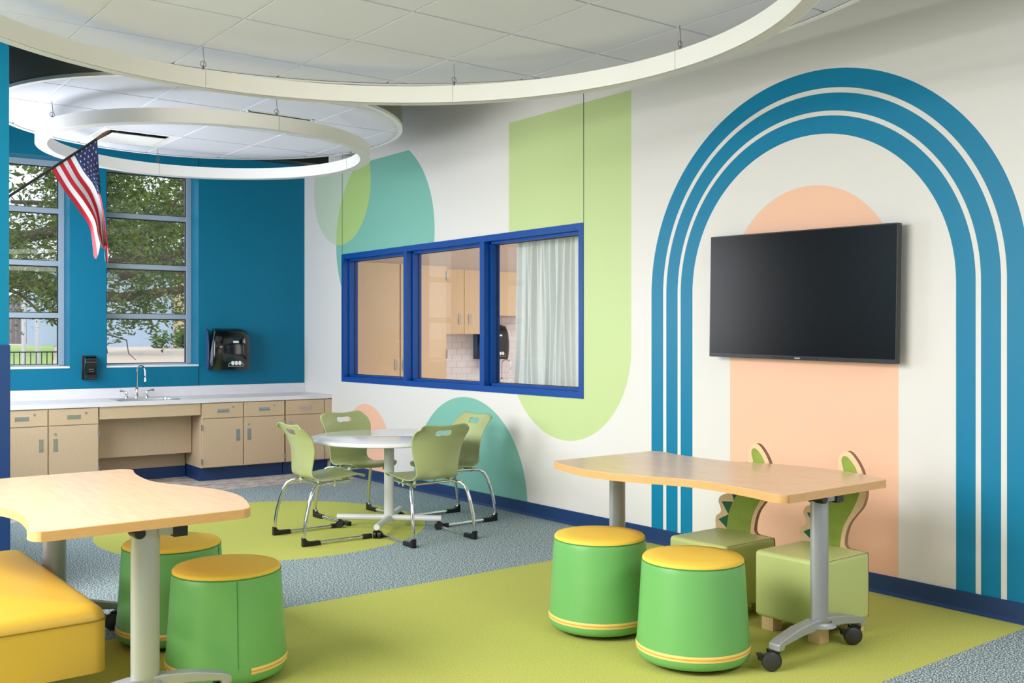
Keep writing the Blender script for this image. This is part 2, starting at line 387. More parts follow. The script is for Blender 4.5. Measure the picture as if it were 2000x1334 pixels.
# ------------------------------------------------------------------ ceiling clouds with tiles
def clip(poly, c, R, n=72):
    for i in range(n):
        a = 2*pi*(i+.5)/n; nx, ny = cos(a), sin(a); d = R*cos(pi/n); out = []
        for j in range(len(poly)):
            p, q = poly[j], poly[(j+1) % len(poly)]
            dp = (p[0]-c[0])*nx+(p[1]-c[1])*ny-d; dq = (q[0]-c[0])*nx+(q[1]-c[1])*ny-d
            if dp <= 0: out.append(p)
            if (dp < 0) != (dq < 0) and abs(dp-dq) > 1e-9:
                t = dp/(dp-dq); out.append((p[0]+t*(q[0]-p[0]), p[1]+t*(q[1]-p[1])))
        poly = out
        if len(poly) < 3: return None
    return poly
def cloud(label, c, R, z, org, ph, fas, vents):
    t = thing('ceiling_cloud', label, 'ceiling panel', (c[0], c[1], z), 0, 'round suspended ceiling clouds')
    S = .61; g = .008
    def W(i, j): return (org[0]+S*(i*cos(ph)-j*sin(ph))-c[0], org[1]+S*(i*sin(ph)+j*cos(ph))-c[1])
    Rt = R-.03
    for i in range(-9, 10):
        for j in range(-9, 10):
            if (i, j) in vents: continue
            e = g/S
            P = [W(i+e, j+e), W(i+1-e, j+e), W(i+1-e, j+1-e), W(i+e, j+1-e)]
            P = clip(P, (0, 0), Rt)
            if not P: continue
            ar = abs(sum(P[k][0]*P[(k+1) % len(P)][1]-P[(k+1) % len(P)][0]*P[k][1] for k in range(len(P))))/2
            if ar < .0006: continue
            MB().prism(P, 0, .02).build('ceiling_tile', M_['tile'], t)
    for i in range(-9, 10):
        for k in (0, 1):
            hw = .012/S
            P = [W(i-hw, -9), W(i+hw, -9), W(i+hw, 9), W(i-hw, 9)] if k else [W(-9, i-hw), W(9, i-hw), W(9, i+hw), W(-9, i+hw)]
            P = clip(P, (0, 0), Rt)
            if P: MB().prism(P, .009 if k else .0095, .03 if k else .029).build('grid_tee', M_['tee'], t)
    MB().lathe([(R-.035, -.004), (R, -.004), (R, fas), (R-.012, fas), (R-.012, .02), (R-.035, .02), (R-.035, -.004)], 96).build('fascia_rim', [M_['fascia']], t, smooth=True)
    MB().lathe([(R-.035, -.006), (R+.002, -.006), (R+.002, .016), (R-.035, .016), (R-.035, -.006)], 96).build('edge_trim', M_['tee'], t, smooth=True)
    MB().lathe([(.001, .06), (R-.013, .06), (R-.013, .07), (.001, .07)], 96).build('backing', M_['deck'], t)
    for (i, j) in vents:
        d = thing('air_diffuser', vents[(i, j)], 'air vent', (c[0], c[1], z), 0, 'square ceiling air diffusers')
        e = .012
        def ringq(a, b_, z0, z1, nm, m):
            q = MB()
            o = [W(i+a, j+a), W(i+1-a, j+a), W(i+1-a, j+1-a), W(i+a, j+1-a)]; n_ = [W(i+b_, j+b_), W(i+1-b_, j+b_), W(i+1-b_, j+1-b_), W(i+b_, j+1-b_)]
            for k in range(4):
                k2 = (k+1) % 4; q.prism([o[k], o[k2], n_[k2], n_[k]], z0, z1)
            return q.build(nm, m, d)
        ringq(e, .10, .0, .012, 'diffuser_frame', M_['tee']); ringq(.10, .115, .012, .055, 'neck', M_['gasket'])
        MB().prism([W(i+.15, j+.19), W(i+.85, j+.19), W(i+.85, j+.85), W(i+.15, j+.85)], -.014, -.006).build('diffuser_plate', M_['tee'], d, bev=.004)
        for (a, b_) in ((.3, .5), (.7, .5)):
            p = W(i+a, j+b_); MB().tube([(p[0], p[1], -.008), (p[0], p[1], .06)], .004, 6).build('hanger', M_['tee'], d)
    return t
cloud('large round suspended ceiling cloud of grey white tiles above the big ring light', (2.01, 3.53), 2.352, 3.04, (1.4507, 4.802), -.0096, .22, {})
cloud('smaller round suspended ceiling cloud over the sink alcove with a grey rim', (2.97, 7.645), 1.518, 3.099, (1.765, 7.021), -.0054, .25,
      {(1, 2): 'square white air diffuser in the far ceiling cloud above the flag tip'})

def ring(label, c, R, r, zb, zt, zc, angs):
    t = thing('ring_light', label, 'light', (c[0], c[1], zb), 0, 'suspended ring lights'); h = zt-zb
    MB().lathe([(r, .0), (R, .0), (R, h), (r, h), (r, 0)], 160).build('housing', M_['ring'], t, smooth=True)
    MB().lathe([(r+.006, -.0015), (R-.006, -.0015), (R-.006, .001), (r+.006, .001)], 160).build('diffuser_strip', M_['ringd'], t, smooth=True)
    for a in angs:
        x, y = (R+r)/2*cos(a), (R+r)/2*sin(a)
        cb = MB().tube([(x, y, h), (x+.004, y, h+.06), (x-.003, y, zc-zb)], .0022, 6).build('cable', M_['cable'], t)
        MB().tube([(x, y, h), (x, y, h+.03)], .006, 8).build('cable_grip', M_['cable'], t)
        MB().tube([(x+.016*cos(k*pi/6), y, h+.04+.016*sin(k*pi/6)) for k in range(12)], .002, 5, closed=True).build('loop', M_['cable'], t)
        jm = MB().box((r-.0008, -.0008, .0), (R+.0008, .0008, h+.0008), Matrix.Rotation(a, 4, 'Z')).build('joint', M_['cable'], t)
    return t
M_['ringd'] = mat('ring_diffuser', (206, 206, 204), .4)
def angp(x, y, c): return math.atan2(y-c[1], x-c[0])
ring('large white ring light hung under the near ceiling cloud', (2.05, 3.59), 1.846, 1.772, 2.81, 2.905, 3.04, [radians(-2+45.5*k) for k in range(8)])
ring('smaller white ring light hung over the alcove behind the flag', (3.02, 7.69), 1.245, 1.163, 2.872, 2.965, 3.099, [radians(-4), radians(90), radians(187), radians(-90)])
t = thing('slot_diffuser', 'narrow dark slot air vent in the far ceiling cloud beside the small ring light', 'air vent', (3.28, 6.985, 3.099))
MB().box((-.25, -.022, -.003), (.25, .022, .0)).build('slot', M_['gasket'], t)
MB().box((-.262, -.03, -.005), (.262, -.022, .0)).box((-.262, .022, -.005), (.262, .03, .0)).box((-.262, -.03, -.005), (-.25, .03, .0)).box((.25, -.03, -.005), (.262, .03, .0)).build('slot_frame', M_['tee'], t)
# ducts above the clouds
tag(MB().box((1.24, 6.5, 3.50), (3.2, 6.8, 3.75)).build('air_duct', M_['black']), 'black rectangular air duct in the ceiling gap at upper left', 'duct')
tag(MB().box((2.6, 9.2, 3.19), (4.85, 9.42, 3.30)).build('metal_beam', M_['black']), 'dark boxed beam under the deck behind the small ring light', 'beam')

# ------------------------------------------------------------------ back wall casework (local x=-u, y=-off)
def cab(name, label, u0, u1, cols, lock_side, filler=False):
    t = bwobj(thing(name, label, 'cabinet', group='maple base cabinets')); F = -.625; Z0, Z1 = .135, .789
    MB().box((-u1, F+.0, Z0), (-u0, -.02, Z1)).build('body', M_['cabv'], t)
    MB().box((-u1, -.565, 0.0), (-u0, -.06, Z0)).build('toe_kick', M_['navy'], t)
    for ci, (a, c, hs) in enumerate(cols):   # hs: side of the handle, +1 = right
        g = .003
        dr = MB().box((-c+g, F-.02, .632), (-a-g, F, .780)).build('drawer', M_['cabh'], t, bev=.0015, seg=1)
        do = MB().box((-c+g, F-.02, .142), (-a-g, F, .626)).build('door', M_['cabv'], t, bev=.0015, seg=1)
        cx = -(a+c)/2
        def pull(par, x0, z0, x1, z1):
            q = MB(); e = .007; y = F-.020
            q.box((x0, y-.003, z0), (x0+e, y+.001, z1)).box((x1-e, y-.003, z0), (x1, y+.001, z1)).box((x0, y-.003, z0), (x1, y+.001, z0+e)).box((x0, y-.003, z1-e), (x1, y+.001, z1))
            q.box((x0+e, y-.0008, z0+e), (x1-e, y+.0004, z1-e))
            q.add([(x0+e, y-.0009, z0+e), (x1-e, y-.0009, z0+e), (x1-e, y-.0026, z0+e+.012), (x0+e, y-.0026, z0+e+.012)], [(0, 1, 2, 3)])
            q.build('handle', M_['steel'], par)
        pull(dr, cx-.058, .685, cx+.058, .722)
        MB().lathe([(.0001, -.006), (.011, -.006), (.012, 0)], 14, (cx+.105, F-.02, .738), axis='y').build('lock', M_['steel'], dr, smooth=True)
        hx = (-a-.075) if hs > 0 else (-c+.04)
        pull(do, hx, .395, hx+.036, .510)
        if hs < 0: MB().lathe([(.0001, -.006), (.011, -.006), (.012, 0)], 14, (hx+.015, F-.02, .553), axis='y').build('lock', M_['steel'], do, smooth=True)
        ex = (-c-.004) if hs > 0 else (-a-.004)
        for zz in (.54, .20): MB().tube([(ex+.004, F-.024, zz-.03), (ex+.004, F-.024, zz+.03)], .006, 8).box((ex-.004, F-.022, zz-.028), (ex+.012, F-.018, zz+.028)).build('hinge', M_['steel'], do)
    if filler: MB().box((-.045, F-.018, .142), (.032, F, .78)).build('filler_strip', M_['cabv'], t)
    return t
cab('base_cabinet', 'maple two door base cabinet at the left end beside the navy wall panel', 2.342, 3.225, [(2.785, 3.222, 1), (2.345, 2.779, -1)], 0)
cab('base_cabinet', 'maple double door base cabinet with two drawers right of the sink knee space', .497, 1.370, [(.944, 1.368, 1), (.500, .941, -1)], 0)
cab('base_cabinet', 'narrow maple base cabinet in the corner behind the green chairs', .0, .490, [(.05, .488, -1)], 0, True)
t = bwobj(thing('sink_cabinet', 'open knee space cabinet with maple apron under the steel sink', 'cabinet', group='maple base cabinets'))
MB().box((-2.335, -.635, .668), (-1.378, -.61, .789)).build('apron', M_['cabh'], t, bev=.0015, seg=1)
MB().box((-2.335, -.34, .27), (-1.378, -.32, .67)).build('knee_panel', M_['cabv'], t)
MB().box((-2.335, -.12, .11), (-1.378, -.10, .60)).build('back_panel', M_['cabv'], t)
MB().box((-2.335, -.13, .0), (-1.378, -.12, .115)).build('toe_kick', M_['navy'], t)
# worktop
t = bwobj(thing('worktop', 'long white stone worktop with upstand under the windows', 'worktop'))
SX0, SX1, SY0, SY1 = -2.13, -1.555, -.585, -.14
q = MB(); ZT0, ZT1 = .789, .83
q.box((-3.23, -.655, ZT0), (SX0+.02, 0, ZT1)).prism([(SX1-.02, -.655), (.035, -.655), (0, 0), (SX1-.02, 0)], ZT0, ZT1).box((SX0+.02, -.655, ZT0), (SX1-.02, SY0+.02, ZT1)).box((SX0+.02, SY1-.06, ZT0), (SX1-.02, 0, ZT1))
q.build('slab', M_['counter'], t)
MB().box((-3.23, -.018, ZT1), (0, 0, .932)).build('upstand', M_['counter'], t, bev=.002)
# sink
t = bwobj(thing('steel_sink', 'drop in stainless steel sink in the white worktop', 'sink'))
q = MB(); z = .8305
o = rrect(SX0, SY0, SX1, SY1+.06, .03); i_ = rrect(SX0+.035, SY0+.035, SX1-.035, SY1-.07, .04); n = len(o)
q.add([(x, y, z) for x, y in o]+[(x, y, z+.004) for x, y in [(ox+(ix-ox)*.15, oy+(iy-oy)*.15) for (ox, oy), (ix, iy) in zip(o, i_)]]+[(x, y, z+.002) for x, y in i_]+[(x*1, y, z-.15) for x, y in rrect(SX0+.05, SY0+.05, SX1-.05, SY1-.085, .05)],
      [[k*n+a, k*n+(a+1) % n, (k+1)*n+(a+1) % n, (k+1)*n+a] for k in range(3) for a in range(n)]+[[3*n+a for a in range(n)]])
q.build('basin', M_['steel'], t, smooth=True)
MB().lathe([(.0001, .002), (.03, .002), (.04, 0)], 20, (-1.86, -.38, .682)).build('drain', M_['chrome'], t, smooth=True)
def faucet(label, org, rz, parent=None, s=1, spx=.05, spy=-.12):
    t = thing('gooseneck_faucet', label, 'faucet', org, rz, 'gooseneck faucets')
    MB().lathe([(.0001, 0), (.03, 0), (.028, .012), (.016, .02), (.019, .05), (.019, .075), (.012, .09), (.0001, .092)], 20).build('base', M_['chrome'], t, smooth=True)
    MB().lathe([(.0135, .088), (.0135, .1)], 16).build('collar', mat('red_collar', (90, 20, 30), .4), t)
    P = [(0, 0, .09), (0, 0, .25)]
    for k in range(1, 11):
        a = pi*k/11; P.append((spx*(1-cos(a))*.5*1.0*1, spy*(1-cos(a))*.5, .25+.075*sin(a)))
    P += [(spx, spy, .22), (spx, spy, .20)]
    MB().tube(P, .0085, 12).build('spout', M_['chrome'], t, smooth=True)
    MB().tube([(spx, spy, .205), (spx, spy, .18), (spx, spy, .165)], .011, 12, rs=[.009, .013, .014]).build('aerator', M_['chrome'], t, smooth=True)
    for sgn in (-1, 1):
        x = .1*sgn
        hb = MB().lathe([(.0001, 0), (.027, 0), (.025, .01), (.014, .016), (.015, .045), (.012, .062), (.0001, .066)], 18, (x, 0, 0)).build('valve', M_['chrome'], t, smooth=True)
        MB().tube([(x, 0, .06), (x+sgn*.03, -.005, .072), (x+sgn*.068, -.01, .074)], .006, 10, rs=[.006, .007, .013]).build('lever', M_['chrome'], hb, smooth=True)
    return t
faucet('chrome gooseneck faucet with two lever handles on the sink below the right window', bw(1.86, .12, .834), BR)

# soap dispenser
t = bwobj(thing('soap_dispenser', 'black wall soap dispenser on the blue pier between the windows', 'soap dispenser'))
q = MB().prism(rrect(-2.36, 1.02, -2.225, 1.262, .012), -.018, 0, 'y'); q.build('backplate', M_['gloss'], t, bev=.003)
def dprof(pts, x0, x1): return MB().prism(pts, x0, x1, 'x')
dprof([(-.01, 1.03), (-.085, 1.03), (-.10, 1.06), (-.094, 1.12), (-.11, 1.18), (-.104, 1.235), (-.085, 1.255), (-.01, 1.258)], -2.348, -2.237).build('cover', M_['gloss'], t, bev=.008, seg=3)
dprof([(-.07, 1.035), (-.115, 1.045), (-.118, 1.07), (-.10, 1.09), (-.07, 1.09)], -2.338, -2.247).build('push_bar', M_['rubber'], t, bev=.005, seg=3)
textmesh('label', 'Kimberly-Clark', .0075, M_['print'], t, Matrix.Translation((-2.2925, -.1045, 1.127)) @ Matrix.Rotation(pi/2, 4, 'X'))
MB().tube([(-2.2925+.02*cos(a), -.1045, 1.113+.008*sin(a)) for a in [pi+pi*k/10 for k in range(11)]], .0007, 5).build('printed_mark', M_['print'], t)
# towel dispenser
def towel(label, place):
    t = thing('towel_dispenser', label, 'towel dispenser', group='black paper towel dispensers'); place(t)
    # local: centre x=0, wall at y=0, z from 0 to .44
    q = MB()
    def sec(x, wob=0):
        pts = [(0, 0), (-.215, 0), (-.235, .10), (-.238, .22), (-.228, .33), (-.195, .405), (-.12, .435), (0, .44)]
        s = 1-wob; xf = [1, 1, 1.02, 1.02, .97, .88, .78, .74]; return [(x*xf[i], a*s if i else a, b if i < 6 else b-wob*.05) for i, (a, b) in enumerate(pts)]
    xs = [(-.205, .10), (-.19, .02), (-.10, 0), (.10, 0), (.16, .03), (.19, .12)]
    V = [p for x, wb in xs for p in sec(x, wb)]; n = 8
    F = [[i*n+k, i*n+k+1, (i+1)*n+k+1, (i+1)*n+k] for i in range(5) for k in range(7)]+[[i*n+7, i*n, (i+1)*n, (i+1)*n+7] for i in range(5)]+[list(range(8))[::-1], [5*n+k for k in range(8)]]
    q.add(V, F); q.build('cover', M_['gloss'], t, smooth=True, ang=60)
    MB().prism([(0, 0), (-.06, 0), (-.085, .12), (-.085, .26), (-.05, .40), (0, .435)], -.212, -.204, 'x').build('side_panel', M_['gloss2'], t, bev=.002)
    MB().box((-.0, -.2395, .285), (.06, -.236, .305)).build('badge', M_['print'], t, bev=.001)
    g = t
    q = MB().tube([(-.055, -.238, .042), (-.045, -.239, .062), (-.02, -.24, .085), (.08, -.24, .085), (.105, -.239, .062), (.112, -.238, .045), (.105, -.238, .037), (-.045, -.238, .037)], .0016, 5, closed=True)
    q.build('printed_outline', M_['print'], t)
    for k in range(3):
        MB().prism(smoothpoly([(-.018+k*.038, .055), (.004+k*.038, .05), (.01+k*.038, .075), (.003+k*.038, .09), (-.014+k*.038, .09), (-.02+k*.038, .075)], 3), -.2415, -.236, 'y').build('printed_icon', M_['print'], t)
    for x in (-.13, .10): MB().lathe([(.0001, 0), (.006, 0), (.007, .004)], 10, (x, -.1, -.004)).build('foot_screw', M_['steel'], t)
    return t
def pl1(t): t.location = bw(.905, 0, 1.10); t.rotation_euler = (0, 0, BR)
towel('black wall paper towel dispenser on the dark blue wall right of the windows', pl1)

# ------------------------------------------------------------------ flag
t = thing('flag', 'American flag drooping from a black pole between the two windows', 'flag', (0, 8.0, 0))
pole = MB().tube([(1.19, -.04, 2.108), (1.643, -.012, 2.468), (2.26, 0, 2.962)], .0095, 10).build('pole', M_['black'], t, smooth=True)
MB().tube([(2.25, 0, 2.954), (2.30, .002, 2.994), (2.345, .004, 3.03)], .012, 10, rs=[.011, .014, .009]).build('pole_tip', mat('walnut', (112, 82, 58), .5), t, smooth=True)
MB().box((1.18, -.08, 2.0), (1.2, 0, 2.2)).tube([(1.19, -.04, 2.1), (1.26, -.035, 2.16)], .018, 10).build('wall_bracket', M_['black'], t)
CV = [[(2.256, 2.97), (2.271, 2.769), (2.29, 2.555), (2.305, 2.361), (2.322, 2.185), (2.336, 2.06)],
      [(2.083, 2.826), (2.155, 2.70), (2.238, 2.585), (2.285, 2.43), (2.303, 2.25), (2.325, 2.095)],
      [(1.924, 2.702), (2.015, 2.548), (2.118, 2.405), (2.198, 2.29), (2.222, 2.20), (2.24, 2.125)]]
def crv(P, u):
    x = u*(len(P)-1); i = min(int(x), len(P)-2); f = x-i
    g = lambda k: Vector(P[max(0, min(len(P)-1, k))])
    p0, p1, p2, p3 = g(i-1), g(i), g(i+1), g(i+2)
    return .5*((2*p1)+(-p0+p2)*f+(2*p0-5*p1+4*p2-p3)*f*f+(-p0+3*p1-3*p2+p3)*f**3)
def cloth(u, v):
    a, b_, c_ = crv(CV[0], u), crv(CV[1], u), crv(CV[2], u); m_ = .54
    if v < m_: f = v/m_; p = a*(1-f)+b_*f
    else: f = (v-m_)/(1-m_); p = b_*(1-f)+c_*f
    d = .035*u*sin(v*11+u*2.2)+.02*u*sin(v*23-u*3)
    d += .07*(max(0, .25-v)/.25)**1.5*u     # far edge folds back
    zz = p.y
    if u > .8: zz += (.05*sin(v*17+1)+.03*sin(v*31))*(u-.8)/.2
    return Vector((p.x, d, zz))
fm = [mat('flag_red', (196, 30, 46), .7), mat('flag_white', (226, 226, 232), .7), mat('flag_navy', (46, 54, 104), .7)]
q = MB(); NU = 40; NV = 52
P = [cloth(i/NU, j/NV) for j in range(NV+1) for i in range(NU+1)]; o0 = len(q.v); q.v += [tuple(p) for p in P]
for j in range(NV):
    for i in range(NU):
        q.f.append([j*(NU+1)+i, (j+1)*(NU+1)+i, (j+1)*(NU+1)+i+1, j*(NU+1)+i+1])
        st = int((j+.5)/NV*13); q.mi.append(2 if (st < 7 and (i+.5)/NU < .45) else (0 if st % 2 == 0 else 1))
cl = q.build('cloth', fm, t, smooth=True, auto=False)
q = MB()
for row in range(9):
    for cc in range(11):
        if (row+cc) % 2: continue
        cu, cv = .45*(cc+1)/12, .54*(row+1)/10; pts = []
        for k in range(10):
            r = 1 if k % 2 == 0 else .4; a = k*pi/5+pi/2
            pts.append((cu+r*.013*sin(a+.8), cv+r*.019*cos(a+.8)))
        ctr = Vector((0, -.0022, 0)); V = [cloth(cu, cv)+ctr]+[cloth(*p)+ctr for p in pts]
        q.add(V, [[0, 1+k, 1+(k+1) % 10] for k in range(10)])
q.build('stars', fm[1], t)

# ------------------------------------------------------------------ television
t = thing('television', 'black flat screen television mounted inside the blue arches', 'television', (5.09, 3.712, 1.70))
t.rotation_euler = (radians(0.95), 0, 0)
MB().prism(rrect(-.665, -.39, .665, .387, .006, 2), -.018, .02, 'x').build('bezel', M_['tvbody'], t, bev=.002)
MB().box((-.0185, -.658, -.366), (-.0175, .658, .38)).build('screen', M_['tvscreen'], t)
MB().box((.015, -.35, -.2), (.045, .35, .2)).build('rear_housing', M_['black'], t, bev=.01)
MB().box((.04, -.2, -.12), (.075, .2, .12)).build('wall_mount', M_['black'], t)
MB().box((-.020, -.16, -.3885), (-.018, .16, -.372)).build('logo_bar', M_['gasket'], t)
textmesh('logo', 'SHARP', .0135, M_['print'], t, Matrix.Translation((-.0205, -.02, -.380)) @ Matrix.Rotation(-pi/2, 4, 'Z') @ Matrix.Rotation(pi/2, 4, 'X'))

# ------------------------------------------------------------------ wave tables
OUT = [(.09, -.001), (.70, .0), (.762, .004), (.800, .028), (.825, .09), (.855, .18), (.885, .30), (.897, .41), (.885, .55), (.835, .72), (.775, .86), (.745, .98), (.742, 1.10), (.757, 1.26), (.780, 1.38), (.796, 1.44), (.788, 1.492), (.755, 1.517)]
OUT = OUT+[(.80-x, 1.52-y) for x, y in OUT]
def wave_table(label, ox, oy, legx):
    t = thing('wave_table', label, 'table', (ox, oy, 0), 0, 'maple wave tables on casters')
    P = smoothpoly(OUT, 5)
    q = MB().prism(P, .744, .7786); q.mi = [0]*len(q.f)
    q.build('tabletop', M_['edge'], t, bev=.003)
    ins = P
    c = Vector((.40, .76)); Pi = [tuple(Vector(p)+(c-Vector(p)).normalized()*.004) for p in P]
    MB().prism(Pi, .7786, .7800).build('laminate', M_['maple'], t)
    for ly, sgn in ((.11, 1), (1.42, -1)):
        X = legx
        n = 20; col = [(X+.054*cos(2*pi*k/n), ly+.031*sin(2*pi*k/n)) for k in range(n)]
        MB().prism(col, .145, .735).build('leg', M_['silver'], t, smooth=True)
        # arched foot along x
        top = [(-.33, .118), (-.30, .132), (-.18, .162), (-.06, .176), (.06, .176), (.18, .162), (.30, .132), (.33, .118)]
        bot = [(.33, .088), (.29, .088), (.285, .105), (.15, .125), (.0, .132), (-.15, .125), (-.285, .105), (-.29, .088), (-.33, .088)]
        ft = MB().prism([(X+a, b_) for a, b_ in top+bot], ly-.029, ly+.029, 'y').build('foot', M_['silver'], t, bev=.006, seg=3)
        MB().lathe([(.056, .160), (.062, .15), (.075, .142)], 24, (X, ly, 0)).build('leg_collar', M_['silver'], ft, smooth=True)
        for s in (-1, 1):
            cx = cy = 0
            cs = MB().lathe([(.0001, .0), (.030, .0), (.040, .006), (.0425, .014), (.0425, .024), (.040, .032), (.030, .038), (.0001, .038)], 28, (cx-.034, cy-.030, .0425), axis='y').build('caster', M_['caster'], t, smooth=True); cs.location = (X+s*.305, ly-.003, 0); cs.rotation_euler = (0, 0, -.6)
            MB().lathe([(.0001, .012), (.0001, .052), (.047, .052), (.047, .012), (.0001, .012)], 18, (cx-.034, cy-.032+.006, .0425), a0=-.2, a1=pi*.72, axis='y').tube([(cx-.012, cy, .06), (cx, cy, .092)], .016, 12).build('hood', M_['rubber'], cs)
            MB().box((cx-.088, cy-.02, .048), (cx-.065, cy+.008, .074)).box((cx-.095, cy-.02, .068), (cx-.072, cy+.008, .078)).build('brake_lever', M_['rubber'], cs, bev=.003)
        MB().box((X-.02, ly-.016, .698), (X+.14, ly+.016, .742)).build('top_bracket', M_['silver'], t, bev=.002)
        MB().box((X+.10, ly-.024, .688), (X+.155, ly+.024, .744)).build('bracket_cap', M_['rubber'], t, bev=.003)
        MB().lathe([(.0001, -.045), (.020, -.045), (.022, -.035), (.022, .035), (.0001, .035)], 18, (X-.035, ly-.01, .722), axis='y').box((X-.10, ly-.02, .728), (X-.03, ly+.02, .744)).build('tilt_latch', M_['rubber'], t)
    MB().box((legx-.05, .11, .715), (legx-.02, 1.42, .742)).build('crossbar', M_['silver'], t)
    return t
wave_table('wavy maple table on silver caster legs in front of the arches and dinosaur seats', 3.52, 2.63, .40)
wave_table('wavy maple table at left over the yellow bench and dark green stools', .833, 3.72, .42)

# ------------------------------------------------------------------ drum stools
def stool():
    t = thing('wobble_stool', '', 'stool', (0, 0, 0), 0, 'green drum stools with yellow tops')
    MB().lathe([(.252, .088), (.246, .15), (.2295, .42), (.2265, .452), (.224, .458)], 64).build('cover', M_['stoolg'], t, smooth=True)
    MB().lathe([(.226, .452), (.2245, .462), (.217, .470), (.15, .474), (.0001, .476)], 64).build('seat_pad', M_['stooly'], t, smooth=True, auto=False)
    MB().lathe([(.2275, .449), (.2285, .452), (.2275, .455), (.225, .452)], 64).build('top_piping', M_['seam'], t, smooth=True)
    MB().lathe([(.2535, .064), (.2545, .070), (.2545, .084), (.2525, .09)], 72, a0=radians(-78), a1=radians(258)).build('trim_band', M_['trim'], t, smooth=True)
    MB().lathe([(.2546, .0745), (.2558, .077), (.2546, .0795)], 72, a0=radians(-78), a1=radians(258)).build('zip', M_['zip'], t, smooth=True)
    MB().lathe([(.252, .09), (.2525, .066), (.2525, .06), (.25, .042), (.238, .026), (.215, .018)], 64).build('skirt', M_['stoolg'], t, smooth=True, auto=False)
    MB().lathe([(.225, .026), (.21, .012), (.15, .003), (.0001, .0)], 48).build('rocker_base', M_['rubber'], t, smooth=True, auto=False)
    MB().tube([(0, -.2515, .095), (0, -.2465, .15), (0, -.2305, .42), (0, -.2275, .45)], .0016, 5).build('side_seam', M_['seam'], t)
    return t
s0 = stool(); s0['label'] = 'bright green drum stool with yellow top nearest the camera, beside the table foot with casters'
s0.location = (3.43, 3.06, 0); s0.rotation_euler = (0, 0, radians(62))
dup(s0, (3.44, 3.68, 0), radians(75), 'bright green drum stool with yellow top, left one of the pair before the arches')
dup(s0, (1.709, 4.164, 0), radians(-12), 'dark green drum stool right of the left table column, with vertical seam and zip gap')
dup(s0, (1.704, 4.82, 0), radians(48), 'dark green drum stool directly behind the left table column')

# ------------------------------------------------------------------ dinosaur cube seats
def bez(P): return smoothpoly(P, 4)
PANEL = [(.385, .068), (.20, .067), (.015, .068), (.005, .08), (.004, .20), (.004, .355), (.012, .376), (.05, .381), (.102, .384), (.120, .398), (.122, .421), (.113, .468), (.093, .516), (.059, .56), (.023, .605), (.006, .652), (.004, .692), (.018, .764), (.043, .816), (.082, .862), (.113, .874), (.145, .857), (.159, .828), (.160, .80), (.168, .785),
         (.190, .768), (.222, .750), (.238, .728), (.232, .700), (.240, .680), (.272, .672), (.296, .652), (.300, .628), (.294, .603), (.306, .584), (.338, .572), (.362, .556), (.370, .529), (.358, .505), (.352, .484), (.364, .464), (.386, .450), (.393, .42), (.391, .39), (.393, .25), (.393, .08)]
BODY = [(.311, .20), (.150, .20), (.150, .38), (.147, .42), (.139, .469), (.122, .511), (.084, .573), (.052, .637), (.040, .682), (.050, .76), (.065, .799), (.095, .835), (.120, .849), (.137, .840), (.140, .817), (.130, .785), (.130, .76), (.145, .73), (.165, .69), (.20, .63), (.239, .578), (.267, .538), (.295, .472), (.306, .426), (.311, .391)]
TRI = [[(.368, .432), (.300, .467), (.311, .392)], [(.346, .534), (.269, .542), (.300, .471)], [(.288, .635), (.205, .628), (.262, .552)], [(.226, .722), (.158, .712), (.198, .638)], [(.176, .772), (.140, .76), (.155, .715)]]
def dino(label, x0, y0):
    t = thing('dinosaur_seat', label, 'chair', (x0, y0, 0), 0, 'lime cube seats with dinosaur backs')
    MB().box((0, -.02, .065), (.40, .37, .39)).build('seat_cube', M_['lime'], t, bev=.022, seg=4)
    q = MB()
    q.tube([(.004, -.0195, .372), (.02, -.0195, .3885), (.2, -.0195, .3895), (.39, -.0195, .3895)], .0013, 6).build('seam', M_['limeseam'], t)
    for (a, b_) in ((.02, .0), (.02, .27), (.31, 0), (.31, .27)):
        MB().box((a, b_, 0), (a+.07, b_+.07, .066)).build('leg', M_['ply'], t, bev=.002)
    P = bez(PANEL)
    pb = MB(); pb.prism(P, .402, .428, 'x'); pb.mi = [0 if len(f) > 4 else 1 for f in pb.f]
    pn = pb.build('back_panel', [M_['ply'], M_['plyedge']], t)
    MB().prism(bez(BODY), .4, .4025, 'x').build('felt_body', M_['leafgreen'], pn)
    for tr in TRI: MB().prism(tr, .4, .4022, 'x').build('felt_spike', M_['spike'], pn)
    return t
dino('lime cube seat with wooden dinosaur back behind the table column, nearest the camera', 4.05, 2.84)
dino('lime cube seat with wooden dinosaur back and green spikes, farther one behind the stools', 3.98, 3.35)

# ------------------------------------------------------------------ yellow bench
t = thing('padded_bench', 'mustard yellow padded bench at lower left under the wavy table', 'bench', (0, 0, 0))
BX0, BX1, BY0, BY1, BZ0, BZ1 = -.35, 1.155, 3.95, 5.30, .185, .435
q = MB(); rr = .055; K = 6; rings = []
for k in range(K+1):
    a = pi/2*k/K; rings.append((rr*(1-cos(a)), BZ1-rr+rr*sin(a)))
for d in (.09, .14, .2, .3, .4, .52): rings.append((d, BZ1+.028*(1-((.56-d)/.5)**2.2 if d < .56 else 1)))
n = 0
for d, z in rings:
    P = rrect(BX0+d, BY0+d, BX1-d, BY1-d, max(.05-d*.3, .03), 5); n = len(P); q.v += [(x, y, z) for x, y in P]
for k in range(len(rings)-1):
    for a in range(n): q.f.append([k*n+a, k*n+(a+1) % n, (k+1)*n+(a+1) % n, (k+1)*n+a])
q.f.append([(len(rings)-1)*n+a for a in range(n)]); q.mi = [0]*len(q.f)
q.build('cushion_top', M_['benchy'], t, smooth=True, auto=False)
MB().prism(rrect(BX0, BY0, BX1, BY1, .05, 6), BZ0, BZ1-rr).build('cushion_side', M_['benchy'], t, smooth=True, bev=0)
